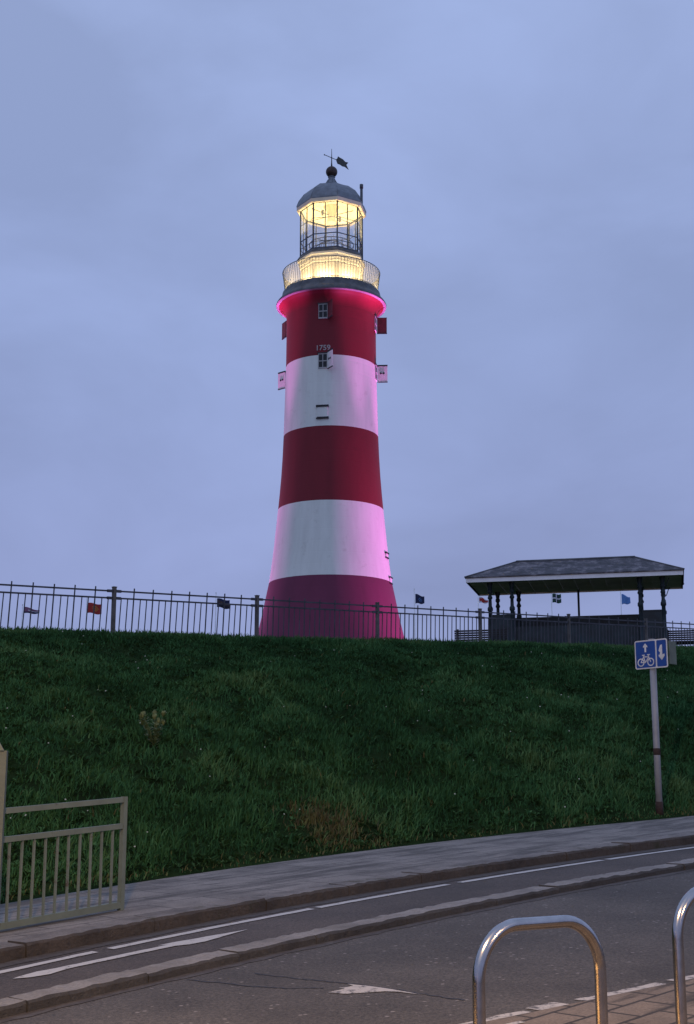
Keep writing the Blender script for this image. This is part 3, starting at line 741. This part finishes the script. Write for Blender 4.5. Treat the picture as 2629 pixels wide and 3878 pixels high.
def blind_window(phi, h, w_, hh, bar):
    o, rx, ou = win_frame(phi, h); x = w_ / 2; z = hh / 2; mb = MB()
    obox(mb, o, rx, ou, -x + .05, x - .05, -z + bar, z - bar, -.1, .05); bw = mb.build('blind_window', M['white'], LH)
    mb = MB(); obox(mb, o, rx, ou, -x, x, z - bar, z, -.1, .085); mb.build('ledge', M['black'], bw)
    mb = MB(); obox(mb, o, rx, ou, -x, x, -z, -z + bar * .55, -.1, .085); obox(mb, o, rx, ou, -x + .05, x, -z + bar * .5, -z + bar, -.1, .07)
    mb.build('ledge', M['black'], bw)
blind_window(-9.5, 18.82, .62, .70, .10)
blind_window(72, 11.95, .46, .30, .07); blind_window(74, 10.72, .46, .34, .06)
# date over the window
fc = bpy.data.curves.new('date', 'FONT'); fc.body = '1759'; fc.size = .37; fc.align_x = 'CENTER'; fc.extrude = .012; fc.offset = .006; fc.space_character = 1.02
fo = bpy.data.objects.new('date', fc); COL.objects.link(fo)
bpy.context.view_layer.update()
dm = bpy.data.meshes.new_from_object(fo.evaluated_get(bpy.context.evaluated_depsgraph_get())); bpy.data.objects.remove(fo)
for v in dm.vertices:
    ph_ = -9.5 + math.degrees(v.co.x / 2.29); p = LP(ph_, 2.30 + v.co.z + .012, 22.02 + v.co.y); v.co = p
dm.materials.clear(); dm.materials.append(M['date'])
do = bpy.data.objects.new('date_numerals', dm); COL.objects.link(do); do.parent = LH

# ------------------------------------------------------------------ iron fence along the lip
FP = lambda i: (25 * .9965 * (-.1713 + .0989 * i) , 25 * (1 + .0951 * i))
posts = []
for i in range(-3, 8):
    x, y = FP(i); s, w = sw(x, y); posts.append((x * 1.003, y, 5.52 + .2 * i))
F0 = posts[3]; fz = float(land(*sw(F0[0], F0[1])))
FO = (F0[0], F0[1], fz)
FN = thing('iron_fence', 'dark iron railing fence running along the top of the grass bank', 'fence', FO)
for i, (x, y, zt) in enumerate(posts):
    mb = MB(); g_ = float(land(*sw(x, y)))
    mb.box((x, y, (zt + g_ - .15) / 2), (.062, .062, zt - g_ + .15), Matrix.Rotation(R(44), 3, 'Z')); mb.box((x, y, zt + .008), (.075, .075, .016), Matrix.Rotation(R(44), 3, 'Z'))
    mb.build('post', M['fence_post'], FN, FO)
    if i == len(posts) - 1: break
    A = Vector(posts[i]); B = Vector(posts[i + 1]); A2 = A + (B - A).normalized() * .05; B2 = B - (B - A).normalized() * .05
    for dz, w_ in ((-.066, .030), (-.197, .030)):
        mb = MB(); mb.bar(A2 + UP * dz, B2 + UP * dz, .012, w_)
        for e_, sg in ((A2, 1), (B2, -1)):
            mb.bar(e_ + UP * dz - (B - A).normalized() * .02 * sg, e_ + UP * dz + (B - A).normalized() * .10 * sg, .03, .05)
        mb.build('rail', M['fence'], FN, FO)
    mb = MB()
    for k in range(1, 24):
        p = A.lerp(B, k / 24); g_ = float(land(*sw(p.x, p.y))); tall = k % 3 == 0
        top = p.z + (.004 if tall else -.2) + random.uniform(-.004, .004)
        j = random.uniform(-.004, .004); lean = .018 if x < -3 else .008
        mb.bar((p.x - lean + j, p.y, g_ - .08), (p.x + lean + j, p.y, top), .018 if tall else .0145, .018 if tall else .0145, up=(.7, .7, 0))
    mb.build('bar_panel', M['fence'], FN, FO)

# ------------------------------------------------------------------ shelter
FLc, FRc, BLc, BRc = Vector((3.68, 42, 0)), Vector((10.04, 40.5, 0)), Vector((4.32, 44.9, 0)), Vector((10.69, 43.2, 0))
sx = ((FRc - FLc).normalized()); SWd = 6.54; sy = Vector((-sx.y, sx.x, 0)); SD = 2.85
SZ = float(land(*sw(7.2, 42.7)))
SO = FLc + UP * SZ
srz = math.atan2(sx.y, sx.x)
SH = thing('shelter', 'open sided seaside shelter with hipped slate roof behind the fence', 'shelter', SO, srz)
EZ = 8.34 - SZ                                                 # underside of the fascia
mb = MB(); ov = .03; FH = .165
rz0, rzt = EZ + FH, 9.18 - SZ
c4 = [(-ov, -ov, rz0), (SWd + ov, -ov, rz0), (SWd + ov, SD + ov, rz0), (-ov, SD + ov, rz0)]
rd = [(1.42, SD / 2, rzt), (SWd - 1.42, SD / 2, rzt)]
mb.add(c4 + rd, [(0, 1, 5, 4), (1, 2, 5), (2, 3, 4, 5), (3, 0, 4)])
mb.add([(x, y, z - .035) for x, y, z in c4], [(3, 2, 1, 0)]); mb.add(c4 + [(x, y, z - .035) for x, y, z in c4], [(0, 4, 5, 1), (1, 5, 6, 2), (2, 6, 7, 3), (3, 7, 4, 0)])
rf = mb.build('roof', M['slate'], SH)
mb = MB(); mb.tube(rd, .045, 8)
for a, b in ((0, 0), (3, 0), (1, 1), (2, 1)): mb.tube([c4[a], rd[b]], .03, 6)
mb.build('ridge_tiles', M['lead_dark'], rf)
for y_ in (.02, SD - .02):
    mb = MB(); mb.box((SWd / 2, y_, EZ + .065), (SWd, .04, .13)); mb.build('fascia', M['fascia'], SH)
for x_ in (.02, SWd - .02):
    mb = MB(); mb.box((x_, SD / 2, EZ + .065), (.04, SD - .082, .13)); mb.build('end_fascia', M['shelter'], SH)
mb = MB(); mb.box((SWd / 2, SD / 2, EZ + .05), (SWd - .084, SD - .084, .03))
for i in range(1, 14): mb.box((SWd * i / 14, SD / 2, EZ + .026), (.03, SD - .1, .02))
mb.build('soffit', M['soffit'], SH)
def column(x, y):
    mb = MB(); h = EZ + .03
    mb.lathe([(.085, -.1), (.085, .35), (.06, .4), (.06, 1.42), (.085, 1.45), (.085, 1.53), (.055, 1.58), (.05, 1.80), (.075, 1.83), (.075, 1.87), (.05, 1.92), (.045, h - .34), (.075, h - .30), (.075, h - .24), (.055, h - .2), (.09, h)], 12, (x, y, 0))
    if x > SWd - 1: mb.tube([(x, y, h - .36), (x + .1, y, h - .28), (x + .16, y, h - .12), (x + .2, y, h - .03)], .014, 6)
    mb.build('column', M['shelter'], SH)
WH = 7.33 - SZ
for x in (.68, 1.36, SWd - 1.30, SWd - .62):
    for y in (.45, SD - .45): column(x, y)
mb = MB()                                                      # low walls: both ends, end bays of the front, whole back
for x0, x1, y in ((.68, 1.36, .45), (SWd - 1.30, SWd - .62, .45)): mb.box(((x0 + x1) / 2, y, WH / 2 - .05), (x1 - x0, .06, WH + .1))
for x in (.68, SWd - .62): mb.box((x, SD / 2, WH / 2 - .05), (.06, SD - .97, WH + .1))
mb.box((SWd / 2 + .03, SD - .45, WH / 2 + .02), (SWd - 1.3, .06, WH + .24))
mb.box((SWd / 2, .62, .42), (SWd - 2.75, .05, 1.04))
for i in range(1, 12): mb.box((.75 + i * .46, SD - .49, WH / 2 - .1), (.03, .03, WH - .1))
mb.build('wind_screen', M['shelter'], SH)
mb = MB()
for x0, x1 in ((.72, 1.32), (SWd - 1.26, SWd - .66)): mb.box(((x0 + x1) / 2, .45, WH + .02), (x1 - x0, .09, .04))
mb.box((SWd / 2 + .03, SD - .45, WH + .16), (SWd - 1.45, .09, .04)); mb.build('capping', M['shelter'], SH)
mb = MB(); mb.tube([(SWd / 2 + .0, SD - .45, WH - .1), (SWd / 2, SD - .45, EZ + .03)], .035, 8); mb.build('centre_post', M['shelter'], SH)
mb = MB(); mb.box((SWd / 2, SD - .85, .45), (SWd - 1.6, .5, .06)); mb.box((SWd / 2, SD - .85, .2), (SWd - 1.8, .06, .44)); mb.build('inner_seat', M['bench'], SH)

def bench(loc, rz, label, ln):
    t = thing('park_bench', label, 'bench', loc, rz, 'dark slatted benches behind the fence')
    mb = MB()
    for i in range(6): mb.box((0, .22 + i * .012, .46 + i * .066), (ln, .022, .05))
    mb.build('backrest', M['bench'], t)
    mb = MB()
    for i in range(5): mb.box((0, -.24 + i * .1, .43), (ln, .07, .03))
    mb.build('seat', M['bench'], t)
    for x in (-ln / 2 + .1, ln / 2 - .1):
        mb = MB(); mb.box((x, .25, .42), (.05, .05, .86)); mb.box((x, -.24, .2), (.05, .05, .43)); mb.box((x, 0, .39), (.05, .48, .05)); mb.build('leg', M['iron_dark'], t)
    return t
bz = float(land(*sw(3.9, 40.6)))
bench((3.98, 40.4, max(bz, 6.46 - .83)), R(180 - 13), 'dark slatted bench just left of the shelter, behind the fence', 1.55)
bz = float(land(*sw(10.9, 43.6)))
bench((11.05, 43.6, max(bz, 6.62 - .83)), R(180 - 13), 'dark slatted bench right of the shelter at the picture edge', 1.8)

# ------------------------------------------------------------------ flags beyond the hilltop
def flag(px0, px1, y0, y1, ytop, Y, label, pat, droop=0, tail=0, polelabel=''):
    A = at(px0, y0, Y); B = at(px1, y0, Y); C = at(px0, y1, Y); wd = (B - A).length; ht = (A - C).length
    top = at(px0 - 1, ytop, Y); g_ = float(land(*sw(A.x, A.y)))
    pt = thing('flagpole', polelabel, 'flagpole', (top.x - .06, Y, g_), 0, 'thin flagpoles beyond the hilltop')
    mb = MB(); hgt = top.z - g_; mb.tube([(0, 0, -.3), (0, 0, hgt * .6), (0, 0, hgt)], [.075, .06, .04], 8); mb.build('pole', M['fascia'], pt)
    mb = MB(); mb.lathe([(.01, -.08), (.08, 0), (.01, .08)], 8, (0, 0, hgt + .06)); mb.build('finial', M['fascia'], pt)
    n, m_ = 18, 12; mats = []; mb = MB(); vs = []
    yaw = .35
    for i in range(n + 1):
        for j in range(m_ + 1):
            t = i / n; q = j / m_
            x = t * wd; z = -q * ht * (1 - tail * t) - droop * ht * t - tail * ht * t * .4
            vs.append((A.x + x, Y + x * yaw + .09 * math.sin(t * 9 + q * 2) * t, A.z + z + .05 * math.sin(t * 7)))
    names = []
    o = 0
    mb.v = vs
    for i in range(n):
        for j in range(m_):
            c = pat((i + .5) / n, (j + .5) / m_)
            if c not in names: names.append(c)
            a = i * (m_ + 1) + j; mb.f.append([a, a + m_ + 1, a + m_ + 2, a + 1]); mb.m.append(names.index(c)); mb.sm.append(True)
    ob = mb.build('flag', [M[c] for c in names], None, A); ob.location = A
    md = ob.modifiers.new('thickness', 'SOLIDIFY'); md.thickness = .01
    tag(ob, label, 'flag', 'flags flying beyond the hilltop')
FY = 140
union = lambda t, q: 'f_white' if abs(q - .5) < .12 and t > .3 else ('f_navy' if q > .72 or (t > .55 and q > .5) else 'f_mauve')
emblem = lambda t, q: 'f_gold' if ((t - .55) / .22) ** 2 + ((q - .45) / .28) ** 2 < 1 and (int(t * 18) + int(q * 12)) % 2 == 0 else 'f_red'
dark = lambda t, q: 'f_brown' if abs(q - .45 - .3 * (t - .5)) < .14 else ('f_navy' if q < .5 else 'f_black')
navy = lambda t, q: 'f_blue' if ((t - .5) / .2) ** 2 + ((q - .5) / .28) ** 2 < 1 and (int(t * 18) + int(q * 12)) % 3 == 0 else 'f_navy'
georg = lambda t, q: 'f_red' if abs(t - .42) < .16 or abs(q - .5) < .26 else 'f_white'
devon = lambda t, q: 'f_white' if abs(t - .45) < .07 or abs(q - .5) < .09 else ('f_black' if abs(t - .45) < .15 or abs(q - .5) < .20 else 'f_green')
pale = lambda t, q: 'f_blue'
flag(54, 88, 1377, 1392, 1374, FY, 'drooping mauve and navy flag, leftmost beyond the fence', union, .25, .5, 'thin flagpole carrying the leftmost mauve flag')
flag(200, 230, 1368, 1391, 1356, FY, 'red flag with a small gold emblem behind the left fence', emblem, .10, 0, 'thin flagpole carrying the red flag with gold emblem')
flag(493, 521, 1358, 1378, 1347, FY, 'dark navy and brown flag left of the lighthouse', dark, .16, 0, 'thin flagpole carrying the dark flag left of the lighthouse')
flag(943, 964, 1348, 1370, 1338, FY, 'plain navy flag just right of the lighthouse base', navy, .12, .28, 'thin flagpole carrying the navy flag right of the lighthouse')
flag(1088, 1109, 1354, 1368, 1350, FY, 'red and white cross flag tucked under the left end of the shelter roof', georg, .3, .5, 'thin flagpole carrying the red cross flag')
flag(1254, 1275, 1348, 1368, 1342, FY, 'green flag with a white cross edged in black seen through the shelter', devon, -.02, 0, 'thin flagpole carrying the green and white cross flag')
flag(1411, 1432, 1348, 1372, 1340, FY, 'light blue flag seen through the right of the shelter', pale, .12, .42, 'thin flagpole carrying the light blue flag')

# ------------------------------------------------------------------ cycle sign by the pavement
def gr(u, v, off):
    r = ray(u, v); t = (1.6 - off) / (.037 * r[0] + .0592 * r[1] - r[2]); return Vector((r[0] * t, r[1] * t, r[2] * t + 1.6))
sb = hit(1498, 1848)
psi = R(-47)
SG = thing('road_sign', 'blue cycle lane sign with white bicycle and arrows on a rusty grey pole', 'sign', sb, psi)
zt_ = at(1484, 1452, sb.y).z - sb.z; zb_ = at(1484, 1519, sb.y).z - sb.z
mb = MB(); mb.tube([(0, 0, -.1), (0, 0, zb_ * .5), (0, 0, zt_ + .01)], .046, 14)
pole = mb.build('pole', M['pole'], SG)
mb = MB(); mb.tube([(0, 0, -.02), (0, 0, .16)], .052, 14); mb.build('rusty_foot', M['rust'], pole)
mb = MB(); mb.tube([(0, 0, zb_ * .400), (0, 0, zb_ * .41), (0, 0, zb_ * .44), (0, 0, zb_ * .447)], [.0475, .051, .0505, .0475], 14); mb.build('rust_band', M['rust'], pole)
SWI, SHI = .545, (zt_ - zb_) * .97; zc_ = (zt_ + zb_) / 2
def rrect(w_, h, r_):
    pts = []
    for cx, cy, a0 in ((w_ / 2 - r_, h / 2 - r_, 0), (-w_ / 2 + r_, h / 2 - r_, 90), (-w_ / 2 + r_, -h / 2 + r_, 180), (w_ / 2 - r_, -h / 2 + r_, 270)):
        for i in range(6): a = R(a0 + i * 18); pts.append((cx + r_ * math.cos(a), cy + r_ * math.sin(a)))
    return pts
SX0 = .02
SP = lambda x, y, d: Vector((x + SX0, -.055 - d, zc_ + y))
mb = MB(); mb.prism(rrect(SWI, SHI, .03), .004, SP); plate = mb.build('sign_plate', M['swhite'], SG)
mb = MB(); mb.prism(rrect(SWI, SHI, .03), .003, lambda x, y, d: SP(x, y, d - .006)); mb.build('plate_back', M['sback'], plate)
bd = .018; dvx = SWI * .155
for x0, x1 in ((-SWI / 2 + bd, dvx - .012), (dvx + .012, SWI / 2 - bd)):
    mb = MB(); mb.prism([(x + (x0 + x1) / 2, y) for x, y in rrect(x1 - x0, SHI - 2 * bd, .016)], .002, lambda x, y, d: SP(x, y, .004 + d)); mb.build('blue_panel', M['sblue'], plate)
S2 = lambda x, y, d: SP(x, y, .0065 + d)
lc = (-SWI / 2 + bd + dvx - .012) / 2
mb = MB(); q = SHI
mb.prism([(lc - .014, .08 * q), (lc + .014, .08 * q), (lc + .014, .26 * q), (lc + .036, .24 * q), (lc + .036, .29 * q), (lc, .39 * q), (lc - .036, .29 * q), (lc - .036, .24 * q), (lc - .014, .26 * q)], .002, S2)
mb.build('arrow_symbol', M['swhite'], plate)
mb = MB()
def ring(cx, cy, r_, w_):
    n = 24
    for i in range(n):
        a, b = 2 * math.pi * i / n, 2 * math.pi * (i + 1) / n
        mb.prism([(cx + r_ * math.cos(a), cy + r_ * math.sin(a)), (cx + r_ * math.cos(b), cy + r_ * math.sin(b)), (cx + (r_ - w_) * math.cos(b), cy + (r_ - w_) * math.sin(b)), (cx + (r_ - w_) * math.cos(a), cy + (r_ - w_) * math.sin(a))][::-1], .002, S2)
def stroke(x0, y0, x1, y1, w_):
    L_ = math.hypot(x1 - x0, y1 - y0); nx, ny = -(y1 - y0) / L_ * w_ / 2, (x1 - x0) / L_ * w_ / 2
    mb.prism([(x0 - nx, y0 - ny), (x1 - nx, y1 - ny), (x1 + nx, y1 + ny), (x0 + nx, y0 + ny)], .0022, S2)
wy = -.27 * q; wx = .082; wr = .058
ring(lc - wx, wy, wr, .016); ring(lc + wx, wy, wr, .016)
bb = (lc - .006, wy - .004); st_ = (lc - .034, wy + .078); hd = (lc + .052, wy + .074)
for a, b in ((( lc - wx, wy), bb), (bb, st_), (st_, hd), (bb, hd), ((lc - wx, wy), st_), ((lc + wx, wy), hd)): stroke(*a, *b, .013)
stroke(hd[0] + .001, hd[1], hd[0] - .008, hd[1] + .026, .012); stroke(hd[0] - .026, hd[1] + .03, hd[0] + .022, hd[1] + .03, .012); stroke(st_[0] - .026, st_[1] + .024, st_[0] + .022, st_[1] + .024, .013); stroke(st_[0], st_[1], st_[0] - .003, st_[1] + .02, .011)
mb.build('bicycle_symbol', M['swhite'], plate)
rc = (dvx + .012 + SWI / 2 - bd) / 2
mb = MB(); mb.prism([(rc - .016, .28 * q), (rc + .014, .30 * q), (rc + .014, -.05 * q), (rc + .048, -.02 * q), (rc + .05, -.10 * q), (rc + .002, -.24 * q), (rc - .048, -.10 * q), (rc - .046, -.04 * q), (rc - .03, -.06 * q), (rc - .022, .03 * q), (rc - .044, .08 * q), (rc - .04, .14 * q)], .002, S2)
mb.build('arrow_symbol', M['swhite'], plate)
mb = MB(); mb.box((.275, .09, zc_ + .01), (.012, .17, SHI * .8)); mb.box((.13, .02, zc_), (.30, .03, .03)); mb.build('side_plate', M['sback'], SG)

# ------------------------------------------------------------------ guard rail on the left
GA = Vector((*gr(274, 2066, .12).to_2d(), 0)); GA.z = plane(GA.x, GA.y) + .12
gd = Vector((-2.62 + 1.87, 10.79 - 11.82, 0)).normalized()
GR = thing('guard_railing', 'weathered pale metal guard railing on the kerb at the left edge', 'railing', GA)
k_ = GA.y / FPX
gdz = gd.x * .037 + gd.y * .0592; GV = Vector((gd.x, gd.y, gdz))
GLn = 1.62; topz = at(277, 1808, GA.y).z - GA.z; midz = at(277, 1869, GA.y).z - GA.z
mb = MB(); mb.box((0, 0, (topz + .0 - .08) / 2), (.042, .042, topz + .08), Matrix.Rotation(math.atan2(gd.y, gd.x), 3, 'Z')); mb.build('post', M['rail'], GR)
tilt = Vector((0, 0, .02))
for nm, z, w_ in (('top_rail', topz - .025, .042), ('middle_rail', midz - .02, .042), ('bottom_rail', .045, .05)):
    mb = MB(); mb.bar(GV * .026 + UP * z, GV * GLn + UP * z, w_, w_); mb.build(nm, M['rail'], GR)
for k in range(1, 14):
    p = GV * (.121 * k); mb = MB(); j = random.uniform(-.004, .004)
    mb.bar(p + Vector((j, 0, .07)), p + Vector((-j, 0, midz - .04)), .0165, .0165, up=(gd.x, gd.y, 0)); mb.build('bar', M['rail'], GR)
lb = gr(-17, 2130, .12); lt = at(6, 1704, lb.y)
mb = MB(); a_ = lb - GA; t2 = lt - GA
mb.bar(a_ - UP * .05, t2, .075, .05, up=(0, 1, 0)); lp = mb.build('post', M['rail_dull'], GR); lp['label'] = 'taller leaning post with a pointed plate on top'
mb = MB(); mb.prism([(-.06, 0), (.02, .0), (-.05, .12), (-.12, .12), (-.16, .0)], .012, lambda x, y, d: t2 + Vector((x, -.03 - d, y))); mb.build('cap_plate', M['rail'], lp)

# ------------------------------------------------------------------ cycle stands
def stand(loc, rz, label):
    t = thing('cycle_stand', label, 'cycle stand', loc, rz, 'steel cycle stands on the near pavement')
    w_, h, r_ = .66, .768, .20; hw = w_ / 2; pts = [(-hw, 0, -.05), (-hw, 0, .2), (-hw, 0, h - r_)]
    for i in range(1, 13): a = R(180 - 90 * i / 12); pts.append((-hw + r_ + r_ * math.cos(a), 0, h - r_ + r_ * math.sin(a)))
    for i in range(0, 13): a = R(90 - 90 * i / 12); pts.append((hw - r_ + r_ * math.cos(a), 0, h - r_ + r_ * math.sin(a)))
    pts += [(hw, 0, .2), (hw, 0, -.05)]
    mb = MB(); mb.tube(pts, .0245, 20); mb.build('hoop', M['steel'], t)
    for x in (-hw, hw):
        mb = MB(); mb.lathe([(.07, -.005), (.07, .008), (.03, .012)], 20, (x, 0, 0)); mb.build('base_flange', M['steel'], t)
    return t
s1 = stand((.757, 5.60, plane(.757, 5.6) + .022), R(37), 'polished steel cycle stand whose whole arch shows, nearest the camera')
s2 = copy_tree(s1); s2.location = (1.70, 6.42, plane(1.70, 6.42) + .022); s2['label'] = 'steel cycle stand cut off by the right edge of the picture'
